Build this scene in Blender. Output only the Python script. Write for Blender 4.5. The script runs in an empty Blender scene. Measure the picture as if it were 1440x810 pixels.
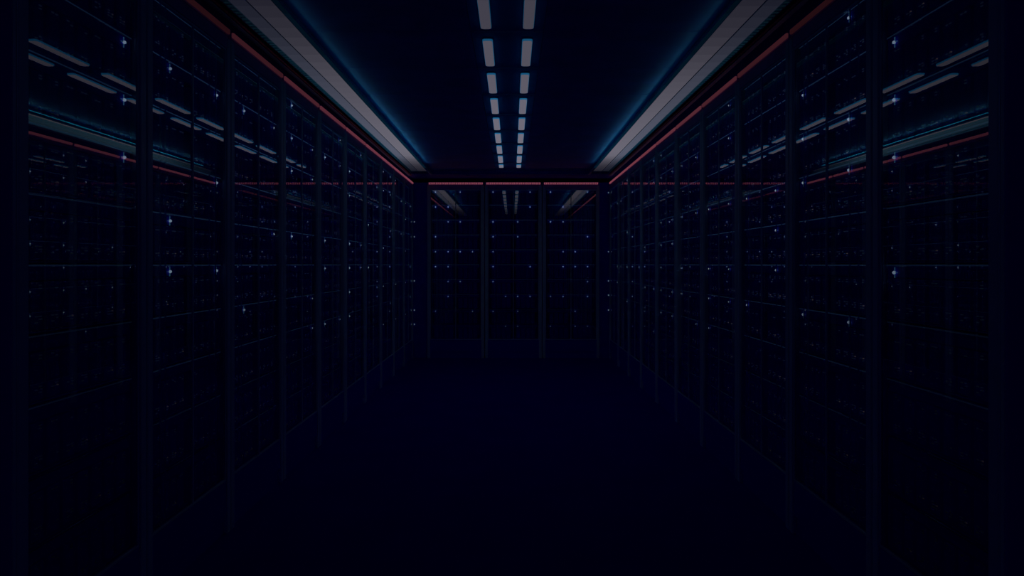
import bpy, bmesh, math, random
from mathutils import Vector, Matrix
random.seed(7)
C = bpy.context.scene
COL = C.collection

# ------------------------------------------------------------------ camera, world, exposure
EYE = 1.30                      # eye height; world: X right, Y into the room, Z up
cd = bpy.data.cameras.new('camera')
cd.sensor_width = 36.0
cd.lens = 36.0 * 998.0 / 1440.0
cd.shift_y = -33.0 / 1440.0
cd.clip_end = 60
cam = bpy.data.objects.new('camera', cd)
cam.location = (0, 0, EYE)
cam.rotation_euler = (math.radians(90), 0, 0)
COL.objects.link(cam)
C.camera = cam

W = bpy.data.worlds.new('world')
C.world = W
W.use_nodes = True
bg = W.node_tree.nodes['Background']
bg.inputs[0].default_value = (0.07, 0.0, 1.0, 1)
bg.inputs[1].default_value = 0.0065

C.cycles.max_bounces = 14; C.cycles.diffuse_bounces = 8; C.cycles.glossy_bounces = 5; C.cycles.transparent_max_bounces = 24
vs = C.view_settings
vs.view_transform = 'Standard'
vs.look = 'None'
vs.exposure = 0
vs.gamma = 1
vs.use_curve_mapping = False

# brightness of the lamps along the room (vignette towards the viewer put into each lamp's strength)
def dim(Z, table):
    if Z <= table[0][0]: return table[0][1]
    for (a, u), (b, v) in zip(table, table[1:]):
        if Z <= b: return u + (v - u) * (Z - a) / (b - a)
    return table[-1][1]
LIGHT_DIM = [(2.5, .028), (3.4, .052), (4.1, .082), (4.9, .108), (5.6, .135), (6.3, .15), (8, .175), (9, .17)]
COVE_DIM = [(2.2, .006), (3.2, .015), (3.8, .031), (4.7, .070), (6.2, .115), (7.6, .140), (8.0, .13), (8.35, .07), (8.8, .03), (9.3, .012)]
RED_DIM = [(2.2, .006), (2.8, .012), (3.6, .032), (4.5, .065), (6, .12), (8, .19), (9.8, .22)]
HALO_DIM = [(2.5, .08), (3.5, .22), (4.5, .42), (5.5, .7), (6.8, 1.1), (8, 1.1), (8.6, .5)]

# ------------------------------------------------------------------ materials
def mat(name, col, rough=.6, spec=.5, metal=0, noise=0, nscale=8, bump=0):
    m = bpy.data.materials.new(name); m.use_nodes = True
    nt = m.node_tree; p = nt.nodes['Principled BSDF']
    p.inputs['Base Color'].default_value = (*col, 1)
    p.inputs['Roughness'].default_value = rough
    p.inputs['Specular IOR Level'].default_value = spec
    p.inputs['Metallic'].default_value = metal
    if noise or bump:
        tc = nt.nodes.new('ShaderNodeTexCoord'); n = nt.nodes.new('ShaderNodeTexNoise')
        n.inputs['Scale'].default_value = nscale; n.inputs['Detail'].default_value = 5
        nt.links.new(tc.outputs['Object'], n.inputs['Vector'])
        if noise:
            r = nt.nodes.new('ShaderNodeValToRGB')
            r.color_ramp.elements[0].position = .3; r.color_ramp.elements[1].position = .7
            r.color_ramp.elements[0].color = (*[c * (1 - noise) for c in col], 1)
            r.color_ramp.elements[1].color = (*[min(1, c * (1 + noise)) for c in col], 1)
            nt.links.new(n.outputs['Fac'], r.inputs['Fac'])
            nt.links.new(r.outputs['Color'], p.inputs['Base Color'])
        if bump:
            b = nt.nodes.new('ShaderNodeBump'); b.inputs['Strength'].default_value = bump
            b.inputs['Distance'].default_value = .002
            nt.links.new(n.outputs['Fac'], b.inputs['Height'])
            nt.links.new(b.outputs['Normal'], p.inputs['Normal'])
    return m
_em = {}
def emis(name, col, s, sample=False):
    s = float('%.3g' % s)
    k = (name, s, tuple(col))
    if k in _em: return _em[k]
    m = bpy.data.materials.new(name); m.use_nodes = True
    nt = m.node_tree; nt.nodes.clear()
    o = nt.nodes.new('ShaderNodeOutputMaterial'); e = nt.nodes.new('ShaderNodeEmission')
    e.inputs[0].default_value = (*col, 1); e.inputs[1].default_value = s
    nt.links.new(e.outputs[0], o.inputs[0])
    m.cycles.emission_sampling = 'AUTO' if sample else 'NONE'
    _em[k] = m
    return m

M = {
    'floor': mat('floor_navy', (.018, .0, .52), 1, 0, noise=.06, nscale=3),
    'ceiling': mat('ceiling_panel', (.28, .34, .88), .40, .6, noise=.12, nscale=5, bump=.1),
    'channel': mat('ceiling_channel', (.03, .50, .95), .5, .5, noise=.1, nscale=6),
    'seam': mat('seam_dark', (.01, .01, .03), .8, .2),
    'seam_metal': mat('seam_metal', (.45, .75, .95), .35, .6, .2),
    'wall': mat('wall_navy', (.03, .015, .85), .9, .1, noise=.1),
    'soffit': mat('soffit_dark', (.06, .05, .75), .6, .3, noise=.1),
    'frame': mat('frame_coat', (.58, .92, 1.0), .36, .5, noise=.08, nscale=10),
    'header': mat('header_coat', (.58, .38, .80), .5, .5, noise=.08, nscale=10),
    'inside': mat('cabinet_inside', (.02, .01, .80), .9, .1),
    'rail': mat('rail_metal', (.25, .42, .92), .4, .5, .3),
    'lip': mat('lip_metal', (.62, .82, 1.0), .28, .5, 1),
    'case': mat('chassis_coat', (.03, .02, .85), .7, .2, noise=.1),
    'blade': mat('blade_plastic', (.03, .03, .90), .6, .3, noise=.15, nscale=40),
    'trough': mat('trough_coat', (.05, .55, .66), .35, .5, .2, noise=.2, nscale=60),
    'louvre': mat('louvre_metal', (.40, .75, .95), .35, .5, .5, noise=.3, nscale=50),
    'redden': mat('grille_red_sheen', (.42, .16, .20), .5, .4, .2, noise=.8, nscale=70),  # red mottling stands in for the red strips' reflection
}
# tinted, mirror-like door glass: Fresnel reflection over a tinted clear sheet
g = bpy.data.materials.new('tinted_glass'); g.use_nodes = True
nt = g.node_tree; nt.nodes.clear()
o_ = nt.nodes.new('ShaderNodeOutputMaterial'); tr = nt.nodes.new('ShaderNodeBsdfTransparent'); gl = nt.nodes.new('ShaderNodeBsdfGlossy')
tr.inputs[0].default_value = (.80, .84, .92, 1); gl.inputs[0].default_value = (1, 1, 1, 1); gl.inputs['Roughness'].default_value = 0.008
fr = nt.nodes.new('ShaderNodeFresnel'); fr.inputs[0].default_value = 2.9
ge = nt.nodes.new('ShaderNodeNewGeometry')
mu = nt.nodes.new('ShaderNodeMath'); mu.operation = 'SUBTRACT'; mu.inputs[0].default_value = 1
m2 = nt.nodes.new('ShaderNodeMath'); m2.operation = 'MULTIPLY'
mx = nt.nodes.new('ShaderNodeMixShader')
nt.links.new(ge.outputs['Backfacing'], mu.inputs[1]); nt.links.new(mu.outputs[0], m2.inputs[0]); nt.links.new(fr.outputs[0], m2.inputs[1])
nt.links.new(m2.outputs[0], mx.inputs[0]); nt.links.new(tr.outputs[0], mx.inputs[1]); nt.links.new(gl.outputs[0], mx.inputs[2]); nt.links.new(mx.outputs[0], o_.inputs[0])
M['glass'] = g

# ------------------------------------------------------------------ mesh helpers
class MB:
    def __init__(s): s.bm = bmesh.new(); s.n = 0
    def box(s, x0, x1, y0, y1, z0, z1, mi=0, bev=0):
        r = bmesh.ops.create_cube(s.bm, size=1)
        vs_ = r['verts']
        for v in vs_:
            v.co = Vector(((x0 + x1) / 2 + v.co.x * (x1 - x0), (y0 + y1) / 2 + v.co.y * (y1 - y0), (z0 + z1) / 2 + v.co.z * (z1 - z0)))
        fs = set(f for v in vs_ for f in v.link_faces)
        for f in fs: f.material_index = mi
        if bev:
            es = list(set(e for v in vs_ for e in v.link_edges))
            rr = bmesh.ops.bevel(s.bm, geom=es, offset=bev, segments=1, affect='EDGES', profile=.5)
            for f in rr['faces']: f.material_index = mi
        return s
    def prism(s, pts, y0, y1, mi=0):            # pts (x, z) outline swept along y
        a = [s.bm.verts.new((x, y0, z)) for x, z in pts]; b = [s.bm.verts.new((x, y1, z)) for x, z in pts]
        n = len(pts); fs = [s.bm.faces.new(a), s.bm.faces.new(b[::-1])]
        for i in range(n): fs.append(s.bm.faces.new((a[i], b[i], b[(i + 1) % n], a[(i + 1) % n])))
        for f in fs: f.material_index = mi
        return s
    def capsule(s, x, y0, y1, w, z0, z1, r, mi=0, seg=5):   # rounded-end bar lying along y
        pts = []
        for cx, cy, a0 in ((x + w / 2 - r, y1 - r, 0), (x - w / 2 + r, y1 - r, 90), (x - w / 2 + r, y0 + r, 180), (x + w / 2 - r, y0 + r, 270)):
            for i in range(seg + 1):
                a = math.radians(a0 + 90 * i / seg); pts.append((cx + r * math.cos(a), cy + r * math.sin(a)))
        a = [s.bm.verts.new((px, py, z0)) for px, py in pts]; b = [s.bm.verts.new((px, py, z1)) for px, py in pts]
        n = len(pts); fs = [s.bm.faces.new(a[::-1]), s.bm.faces.new(b)]
        for i in range(n): fs.append(s.bm.faces.new((a[i], a[(i + 1) % n], b[(i + 1) % n], b[i])))
        for f in fs: f.material_index = mi
        return s
    def dome(s, x, y, z, r, mi=0):
        m = Matrix.Translation((x, y, z))
        rr = bmesh.ops.create_icosphere(s.bm, subdivisions=2, radius=r, matrix=m)
        for f in set(f for v in rr['verts'] for f in v.link_faces): f.material_index = mi; f.smooth = True
        return s
    def mesh(s, name, mats):
        bmesh.ops.recalc_face_normals(s.bm, faces=s.bm.faces)
        me = bpy.data.meshes.new(name); s.bm.to_mesh(me); s.bm.free()
        for m in (mats if isinstance(mats, (list, tuple)) else [mats]): me.materials.append(m)
        return me
def link(name, me, parent=None, loc=(0, 0, 0), rz=0):
    o = bpy.data.objects.new(name, me); COL.objects.link(o)
    o.parent = parent; o.location = loc; o.rotation_euler = (0, 0, rz)
    return o
def tag(o, label, cat, group=None):
    o['label'] = label; o['category'] = cat
    if group: o['group'] = group
    return o
def struct(name, me):
    o = link(name, me); o['kind'] = 'structure'; return o

# ------------------------------------------------------------------ room shell
HC = 1.244                       # ceiling above the eye
ZC = EYE + HC
WL, WR = -1.383, 1.363           # glass planes of the two cabinet rows
ZB = 9.86                        # front plane of the cabinets on the end wall
XO = -.025                       # middle of the ceiling fittings
NEAR = 1.20
struct('floor', MB().box(-2.5, 2.5, NEAR - 3, 11.2, -.1, 0).mesh('floor', M['floor']))
cb = MB()
cb.box(-2.5, 2.5, NEAR - .6, 11.2, ZC + .03, ZC + .1, 1)
seams = [3.785 - .6985 * k for k in (3, 2, 1)] + [3.785 + .6985 * k for k in range(0, 8)] + [9.41]
seams[0] = NEAR - .6
G = .0035
for a, b in zip(seams, seams[1:]):
    cb.box(-1.6, XO - .195, a + G, b - G, ZC, ZC + .03, 0)
    cb.box(XO + .195, 1.6, a + G, b - G, ZC, ZC + .03, 0)
    cb.box(XO - .192, XO + .192, a + .006, b - .006, ZC, ZC + .03, 2)
    cb.box(XO - .19, XO + .19, b - .004, b + .004, ZC - .007, ZC + .03, 3)
struct('ceiling', cb.mesh('ceiling', [M['ceiling'], M['seam'], M['channel'], M['seam_metal']]))
struct('wall_left', MB().box(-2.5, -2.4, NEAR - .6, 11.2, 0, ZC + .1).mesh('wall_left', M['wall']))
struct('wall_right', MB().box(2.4, 2.5, NEAR - .6, 11.2, 0, ZC + .1).mesh('wall_right', M['wall']))
struct('wall_back', MB().box(-2.4, 2.4, 10.9, 11.0, 0, ZC + .1).mesh('wall_back', M['wall']))
# soffit across the end of the room, above the end cabinets
sf = MB()
sf.box(-1.6, 1.6, 9.415, 10.9, EYE + 1.20, ZC + .03, 0)
struct('trim_1', sf.mesh('trim', M['soffit']))
# closers above the side rows
struct('trim_2', MB().box(-2.4, WL - .03, 1.9, 10.9, EYE + 1.165, ZC - .002).mesh('trim', M['soffit']))
struct('trim_3', MB().box(WR + .03, 2.4, 1.9, 10.9, EYE + 1.165, ZC - .002).mesh('trim', M['soffit']))

# ------------------------------------------------------------------ ceiling lights: two rows of rounded bars
ordn = ['first', 'second', 'third', 'fourth', 'fifth', 'sixth', 'seventh', 'eighth', 'ninth', 'tenth', 'eleventh']
rows = [2.504 + .693 * k for k in range(10)]
for k, z0 in enumerate(rows):
    ln = .495 if k < 9 else .24
    for sx, side in ((-.1095, 'left'), (.1095, 'right')):
        e = link('ceiling_light', None, loc=(XO + sx, z0, ZC))
        nfar = 9 - k
        where = 'nearest the end wall' if nfar == 0 else ordn[nfar] + ' from the end wall'
        tag(e, 'white rounded ceiling light bar, %s centre row, %s' % (side, where), 'ceiling light', 'centre ceiling light bars')
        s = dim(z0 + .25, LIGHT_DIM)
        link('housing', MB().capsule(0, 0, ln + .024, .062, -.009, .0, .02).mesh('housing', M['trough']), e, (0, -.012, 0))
        link('bloom_rim', MB().capsule(0, 0, ln + .008, .056, -.018, -.009, .018).mesh('bloom_rim', emis('bloom_teal', (.04, .45, 1.0), s * 1.7, True)), e, (0, -.004, 0))  # added glowing rim, stands in for bloom around the bar
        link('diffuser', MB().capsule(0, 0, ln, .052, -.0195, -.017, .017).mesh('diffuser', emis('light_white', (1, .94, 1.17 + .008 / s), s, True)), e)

# ------------------------------------------------------------------ cove troughs along both sides
def trough(sgn, side):
    root = link('cove_light', None, loc=(XO, 0, EYE))
    tag(root, 'long white light trough running along the %s edge of the ceiling' % side, 'ceiling light', 'cove light troughs')
    X = lambda x: sgn * x
    def bx(mb, x0, x1, *r, **k): a, b = sorted((X(x0), X(x1))); return mb.box(a, b, *r, **k)
    Y0, Y1 = 1.3, 9.40
    h = MB()
    bx(h, 1.056, 1.060, Y0, Y1, 1.189, HC)                  # inner face
    bx(h, 1.030, 1.056, Y0, Y1, 1.189, 1.196)               # ledge with a small upstand, shaped to hide the halo strip
    bx(h, 1.030, 1.032, Y0, Y1, 1.196, 1.2035)
    bx(h, 1.0395, 1.056, Y0, Y1, 1.212, 1.215)  # cover, added to cut the halo strip's steep rays
    bx(h, 1.060, 1.340, Y0, Y1, 1.230, 1.236)               # back plate
    bx(h, 1.336, 1.340, Y0, Y1, 1.189, 1.230)
    link('housing', h.mesh('housing', M['trough']), root)
    for x1, h0, nm in ((1.209, 1.146, 'blocking_fin'), (1.327, 1.165, 'blocking_fin')):     # slanting fins, added to keep the diffusers out of the door glass
        q = x1 / 1.2295; f = MB()
        pts = [(X(x1), 1.2295), (X(q * h0), h0), (X(q * h0 + .005), h0), (X(x1 + .005), 1.2295)]
        f.prism(pts if sgn > 0 else pts[::-1], Y0, Y1)
        link(nm, f.mesh(nm, M['trough']), root)
    n = 48; L = (9.3 - 1.8) / n  # short segments, so the vignette steps finely along the trough
    for i in range(n):
        a = 1.8 + i * L
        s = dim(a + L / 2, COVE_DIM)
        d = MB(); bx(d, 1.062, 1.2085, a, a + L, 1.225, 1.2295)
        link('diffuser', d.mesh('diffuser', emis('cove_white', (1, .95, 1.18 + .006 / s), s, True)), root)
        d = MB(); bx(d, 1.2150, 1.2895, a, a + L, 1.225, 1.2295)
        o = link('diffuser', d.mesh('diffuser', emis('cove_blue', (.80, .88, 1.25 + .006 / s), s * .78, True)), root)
        o['label'] = 'narrower bluish diffuser beside the rack row'
    g_ = MB()
    y = Y0
    while y < Y1 - .05:
        bx(g_, 1.291, 1.325, y, y + .018, 1.221, 1.2265); y += .045
    bx(g_, 1.2905, 1.2925, Y0, Y1, 1.221, 1.2265)
    for i in range(22):
        a = Y0 + i * (Y1 - Y0) / 22; L2 = (Y1 - Y0) / 22
        d = MB(); bx(d, 1.2925, 1.3255, a, a + L2, 1.227, 1.2295)  # added glowing backing, stands in for light reflected off the louvre
        link('louvre_sheen_glow', d.mesh('louvre_sheen_glow', emis('louvre_sheen_teal', (.16, .62, 1.0), dim(a + L2 / 2, COVE_DIM) * .55, True)), root)
    link('louvre', g_.mesh('louvre', M['louvre']), root)
    r_ = MB(); bx(r_, 1.302, 1.316, Y0, Y1, 1.180, 1.186)
    link('side_grille', r_.mesh('side_grille', M['redden']), root)
    r_ = MB(); bx(r_, 1.318, 1.345, Y0, Y1, 1.176, 1.186)
    link('edge_rail', r_.mesh('edge_rail', M['trough']), root)
    # added blue-green strip hidden behind the ledge, imitates lamp halo on the ceiling
    for i in range(11):
        a = 1.35 + i * .67
        u = MB(); bx(u, 1.046, 1.0555, a, a + .66, 1.1965, 1.206)
        link('added_halo_strip', u.mesh('added_halo_strip', emis('halo_teal', (.16, .72, 1.0), 1.35 * dim(a + .33, HALO_DIM), True)), root)
        u = MB(); bx(u, 1.031, 1.055, a, a + .67, 1.1875, 1.189)  # ledge underside made to glow, imitating a teal lit band
        link('ledge_painted_glow', u.mesh('ledge_painted_glow', emis('ledge_glow_teal', (.02, .42, 1.0), .028 * dim(a + .33, HALO_DIM) / 1.1 + .004, True)), root)
trough(-1, 'left'); trough(1, 'right')

# ------------------------------------------------------------------ cabinets
ST = EYE + 1.0375                # top line of the glass
P = .2075                        # pitch of the shelves
def cabinet_meshes(w, near=False):
    """Frame, header, door frame, glass, mullion and rails of a cabinet w wide (origin: base, middle of front, -y to the aisle)."""
    a = w / 2 - .005
    far_in = a - .04
    f = MB()
    f.box(-a, -far_in, -.010, .03, .0, 2.395, 0, .003); f.box(far_in, a, -.010, .03, .0, 2.395, 0, .003)
    f.box(-far_in, far_in, -.004, .03, .09, .255, 1)
    f.box(-far_in, far_in, .01, .05, 0, .09, 1)
    f.box(-a, -a + .003, .03, .95, .02, 2.44, 1); f.box(a - .003, a, .03, .95, .02, 2.44, 1)
    f.box(-a, a, .95, .955, .02, 2.44, 1); f.box(-a, a, .0, .955, 2.44, 2.445, 1); f.box(-a, a, .03, .95, .09, .095, 1)
    h = MB().box(-far_in, far_in, -.008, .03, ST + .006, 2.395, 0, .002)
    h.box(-a, a, .002, .03, 2.395, 2.44, 0)
    d = MB()
    d.box(-far_in + .001, -far_in + .009, -.004, .01, .257, ST + .004); d.box(far_in - .009, far_in - .001, -.004, .01, .257, ST + .004)
    d.box(-far_in + .009, far_in - .009, -.004, .01, ST - .004, ST + .004); d.box(-far_in + .009, far_in - .009, -.004, .01, .257, .265)
    gp = MB().box(-far_in + .009, far_in - .009, 0, .005, .265, ST - .004)
    mu_ = MB().box(-.005, .005, -.005, .0, .265, ST - .004)
    r = MB().box(-.003, .003, .006, .0105, .262, ST - .002)
    return dict(frame=f.mesh('frame', [M['frame'], M['inside']]), header=h.mesh('header', M['header']), door=d.mesh('door', M['frame']),
                pane=gp.mesh('glass_pane', M['glass']), mullion=mu_.mesh('mullion', M['frame']), rail=r.mesh('mounting_rail', M['rail']))
CM = cabinet_meshes(.8)
CN = cabinet_meshes(.70)
strip_cache = {}
def strip(w, s, ribbed=False):
    k = (w, round(s, 4), ribbed)
    if k not in strip_cache:
        a = w / 2 - .022; m = MB()
        m.box(-a - .004, a + .004, -.004, .002, 2.409, 2.443, 1)
        m.box(-a, a, -.006 if ribbed else -.014, -.004, 2.413 if ribbed else 2.418, 2.439, 0)
        if ribbed:
            n = 30
            for i in range(n + 1):
                x = -a + 2 * a * i / n
                m.box(x - .004, x + .004, -.030, -.006, 2.411, 2.441, 1)
        strip_cache[k] = m.mesh('light_strip', [emis('strip_red', (1, .24, .37), s, True), M['header']])
    return strip_cache[k]

# blade server chassis (origin: bottom front middle of its slot)
CW = .66
def blade_xs(near): 
    if near: return [(-3 + i) * .075 for i in range(7)]
    return [-.270, -.202, -.134, -.066, .066, .134, .202, .270]
def blade_mesh():
    m = MB()
    m.box(-.029, .029, .0, .12, .010, .152, 0, .002)
    m.box(-.024, .024, -.0015, 0, .055, .122, 0)              # vent field
    for i in range(5): m.box(-.021, .021, -.003, -.0015, .060 + i * .012, .066 + i * .012, 0)
    m.box(-.020, .006, -.004, 0, .016, .024, 0, .001)         # ejector lever
    return m
BL = blade_mesh().mesh('blade_module', M['blade'])
def case_mesh(w, n_in=0):
    m = MB(); a = w / 2
    m.box(-a, a, .0, .5, .002, .006, 0); m.box(-a, a, .0, .5, .192, .197, 0)
    m.box(-a, -a + .003, .0, .5, .006, .192, 0); m.box(a - .003, a, .0, .5, .006, .192, 0)
    m.box(-a, a, .5, .503, .002, .197, 0)
    m.box(-a + .003, a - .003, .003, .02, .157, .192, 0)
    for i in range(18): m.box(-a + .03 + i * (w - .06) / 18, -a + .03 + (i + .6) * (w - .06) / 18, .001, .003, .163, .168, 0)
    return m.mesh('case', M['case'])
def rod(a):
    m = MB()
    rr = bmesh.ops.create_cone(m.bm, cap_ends=True, segments=14, radius1=.0035, radius2=.0035, depth=2 * a,
                               matrix=Matrix.Translation((0, -.002, .2003)) @ Matrix.Rotation(math.pi / 2, 4, 'Y'))
    for f in m.bm.faces: f.smooth = len(f.verts) == 4
    for x in (-a, a): m.box(x - .004, x + .004, -.004, .012, .197, .2035, 0)
    return m.mesh('front_lip', M['lip'])
CASE = case_mesh(CW); CASE_N = case_mesh(.57)
LIP = rod(.335)
LIP_N = rod(.285)
DOT = {}
def dots(v, q):
    """Small status lights of one blade: pattern v, brightness q."""
    if (v, q) in DOT: return DOT[(v, q)]
    rr = random.Random(v * 17 + 3); m = MB()
    for gx in (-.012, .006):
        for i in range(3):
            if rr.random() < .55: m.box(gx, gx + .010, -.003, 0, .030 + i * .009, .0335 + i * .009, 0)
        for i in range(2):
            if rr.random() < .55: m.box(gx, gx + .010, -.003, 0, .131 + i * .009, .1345 + i * .009, 0)
    m.box(.012, .018, -.003, 0, .0395, .0435, 1 if v % 3 == 0 else 0)
    DOT[(v, q)] = m.mesh('status_light', [emis('status_blue', (.35, .55, 1), .035 * q), emis('status_pale', (1, .72, .66), .11 * q)])
    return DOT[(v, q)]
EDGE = {}
def edge(a, q):  # glowing bar stands in for light catching the shelf lip
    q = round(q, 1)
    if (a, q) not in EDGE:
        EDGE[(a, q)] = MB().box(-a, a, -.0072, -.0052, .1985, .2022).mesh('lip_highlight', emis('lip_highlight_blue', (.20, .46, 1.0), .085 * q + .0005))
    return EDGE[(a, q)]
STAR = {}
def star(x, q):
    """One bright indicator: a glowing dome, with lens glare built as a four-point glowing cross."""
    q = round(q, 2)
    if q not in STAR:
        m = MB(); m.dome(0, -.004, 0, .0062, 0)
        for a in (0, 90):  # arms of the lens star glare, made to glow
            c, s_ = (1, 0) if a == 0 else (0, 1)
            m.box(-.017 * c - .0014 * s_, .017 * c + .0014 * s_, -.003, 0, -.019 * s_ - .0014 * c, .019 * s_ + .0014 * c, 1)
        STAR[q] = m.mesh('indicator_light', [emis('indicator_white', (.72, .90, 1.1), .50 * q), emis('glare_blue', (.20, .62, .95), .16 * q)])
    return STAR[q]

slotn = ['top', 'second from top', 'third from top', 'fourth from top', 'fifth from top', 'fifth from bottom', 'fourth from bottom', 'third from bottom', 'second from bottom', 'bottom']
def cabinet(loc, rz, w, Z, label, where, stars, group, row, near=False, detail=False):
    cm = CN if near else CM
    e = link('server_cabinet', None, loc=loc, rz=rz)
    tag(e, label, 'server cabinet', group)
    link('frame', cm['frame'], e); link('header', cm['header'], e)
    d = link('door', cm['door'], e)
    gp = link('glass_pane', cm['pane'], d)
    if not near: link('mullion', cm['mullion'], d)
    link('light_strip', strip(w, dim(Z, RED_DIM) * (1.05 if row == 'back' else .85), row == 'back'), e)
    if not near:
        for x in (-.262, -.222, .192, .262): link('mounting_rail', cm['rail'], e, (x, 0, 0))
    R = Matrix.Translation(loc) @ Matrix.Rotation(rz, 4, 'Z')
    for r in range(10):
        zt = ST - r * P
        p = R @ Vector((0, .018, zt - .2035))
        c = link('blade_chassis', None, loc=p, rz=rz)
        tag(c, 'dark blade chassis, %s, in the %s' % (slotn[r], where), 'server', 'blade server chassis in the cabinets')
        link('case', CASE_N if near else CASE, c)
        fade = [1, 1, 1, .9, .85, .8, .6, .45, .3, .18][r]  # vignette towards the floor, put into the lights' brightness
        nf = min(1, max(.25, (Z - 1.6) / 2.4))  # same vignette, towards the viewer
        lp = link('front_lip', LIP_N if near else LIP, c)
        link('lip_highlight', edge(.28 if near else .325, fade ** 1.6 * nf * (.6 if row == 'back' else 1)), lp)
        for i, x in enumerate(blade_xs(near)):
            b = link('blade_module', BL, c, (x, 0, 0))
            if detail: link('status_light', dots(random.randrange(9), round(fade * nf, 2)), b)
        for (rr, fx) in stars:
            if rr == r:
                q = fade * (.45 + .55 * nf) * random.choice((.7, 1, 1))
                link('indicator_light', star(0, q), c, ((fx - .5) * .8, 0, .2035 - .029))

SR = [(0,0,0),(0,1,0),(0,1,1),(0,3,0),(0,5,1),(0,6,1),(1,0,0),(1,0,1),(1,1,0),(1,3,1),(1,5,0),(1,5,1),(1,7,1),(2,5,1),(3,0,1),(3,1,1),(3,4,0),(3,6,0),(3,6,1),(3,7,0),(3,8,1),(4,0,0),(4,1,0),(4,1,1),(4,3,0),(4,3,1),(4,4,0),(4,4,1),(4,5,0),(4,6,0),(4,6,1),(4,7,0),(4,7,1),(5,1,0),(5,1,1),(5,3,0),(5,3,1),(5,5,0),(5,6,0),(5,7,1),(6,0,1),(6,1,1),(6,3,0),(6,3,1),(6,5,0),(6,5,1),(6,6,0),(6,6,1),(6,7,0),(7,3,0),(7,3,1),(7,4,1),(7,5,1),(7,6,0),(8,0,1),(8,1,0),(8,2,0),(8,2,1),(8,3,0),(8,3,1),(8,6,0),(8,6,1),(9,1,0),(9,2,0),(9,3,0),(9,5,0)]
SL = [(0,1,0),(0,1,1),(0,2,1),(0,4,1),(0,5,0),(0,6,1),(0,7,0),(0,8,1),(1,0,1),(1,1,0),(1,3,0),(1,6,1),(1,8,1),(2,0,0),(2,0,1),(2,1,0),(2,1,1),(2,3,0),(2,4,1),(2,6,1),(2,7,0),(2,8,1),(3,1,0),(3,3,1),(3,5,1),(3,6,0),(4,0,0),(4,1,1),(4,2,1),(4,4,0),(4,4,1),(4,5,0),(4,5,1),(4,6,1),(4,7,1),(5,0,0),(5,1,0),(5,1,1),(5,4,1),(5,5,1),(5,7,0),(5,7,1),(6,0,1),(6,1,0),(6,1,1),(6,2,0),(6,2,1),(6,4,1),(6,6,0),(6,7,0),(7,1,0),(7,1,1),(7,4,0),(7,6,1),(8,1,0),(8,1,1),(8,3,0),(8,4,1),(8,5,0),(8,5,1),(9,1,0),(9,2,0),(9,3,0)]
SB = [[(0,0),(0,2),(1,0),(1,1),(2,1),(2,2),(3,0),(4,0),(4,1),(4,2),(4,3),(5,0),(5,1),(6,1),(6,2),(7,1),(8,0),(8,3)],
      [(0,0),(0,3),(1,3),(2,0),(2,2),(3,0),(3,2),(4,0),(5,0),(5,3),(6,0),(7,1),(7,2),(7,3),(8,0),(8,2),(9,1),(9,2)],
      [(0,0),(0,3),(1,1),(2,0),(2,1),(3,3),(4,1),(4,2),(5,1),(5,2),(5,3),(6,3),(7,0),(7,1),(7,3),(8,2),(9,0),(9,2),(9,3)]]
BC = (.146, .365, .575, .79)
for k, (cx, nm) in enumerate(((-.781, 'left'), (.019, 'middle'), (.819, 'right'))):
    cabinet((cx, ZB, 0), 0, .8, 9.8, 'glass-fronted dark server cabinet, %s of the three on the end wall' % nm, '%s end wall cabinet' % nm,
            [(r, BC[c]) for r, c in SB[k]], 'server cabinets on the end wall', 'back')
for row, X, S in (('right', WR, SR), ('left', WL, SL)):
    for k in range(10):
        near = k == 9
        w = .70 if near else .8
        z1 = 9.87 - .8 * k; Zc = z1 - w / 2
        st = [(r, (.14 if c == 0 else .71)) for kk, r, c in S if kk == k]
        if row == 'left': st = [(r, 1 - f) for r, f in st]
        if near: st = [(r, (.5 + ((.14 - .5) * .8 + .05) / .8) if row == 'right' else (.5 - ((.14 - .5) * .8 + .05) / .8)) for r, f in st]
        pos = 'nearest the end wall' if k == 0 else ('narrower, nearest the viewer' if near else ordn[k] + ' from the end wall')
        wh = '%s-row cabinet %s' % (row, 'nearest the end wall' if k == 0 else ('nearest the viewer' if near else ordn[k] + ' from the end wall'))
        cabinet((X, Zc, 0), math.radians(-90 if row == 'right' else 90), w, Zc,
                'glass-fronted dark server cabinet in the %s row, %s' % (row, pos), wh, st,
                'server cabinets in the %s row' % row, row, near, detail=k >= 3)

# row-end panels next to the nearest cabinets
for X, s, side in ((WL, -1, 'left'), (WR, 1, 'right')):
    m = MB(); x0, x1 = sorted((X - s * .012, X + s * .95))
    m.box(x0, x1, 1.945, 1.965, 0, 2.445, 0, .003)
    f0, f1 = sorted((X - s * .012, X + s * .03))
    m.box(f0, f1, 1.965, 1.968, 0, 2.445, 0)
    m.box(f0, f1, 1.968, 1.972, .0, 2.445, 0)
    tag(link('end_panel', m.mesh('end_panel', M['frame'])), 'tall plain dark blue panel closing the near end of the %s cabinet row' % side, 'panel', 'row end panels')
# corner panels between the end cabinets and the side rows
for (a, b, side, xl, ys) in ((-1.379, -1.184, 'left', -1.362, (312, 333, 395, 436, 456)), (1.222, 1.359, 'right', 1.345, (271, 354, 395, 415, 436))):
    e = link('corner_panel', None, loc=((a + b) / 2, 9.9, 0))
    tag(e, 'narrow blank dark filler panel in the %s far corner beside the end cabinets' % side, 'panel', 'corner filler panels')
    link('panel_sheet', MB().box(a - (a + b) / 2, b - (a + b) / 2, 0, .02, 0, 2.445, 0, .002).mesh('panel_sheet', M['case']), e)
    for y in ys:
        link('indicator_light', star(0, .30), e, (xl - (a + b) / 2, 0, EYE + (372 - y) * 9.9 / 998))
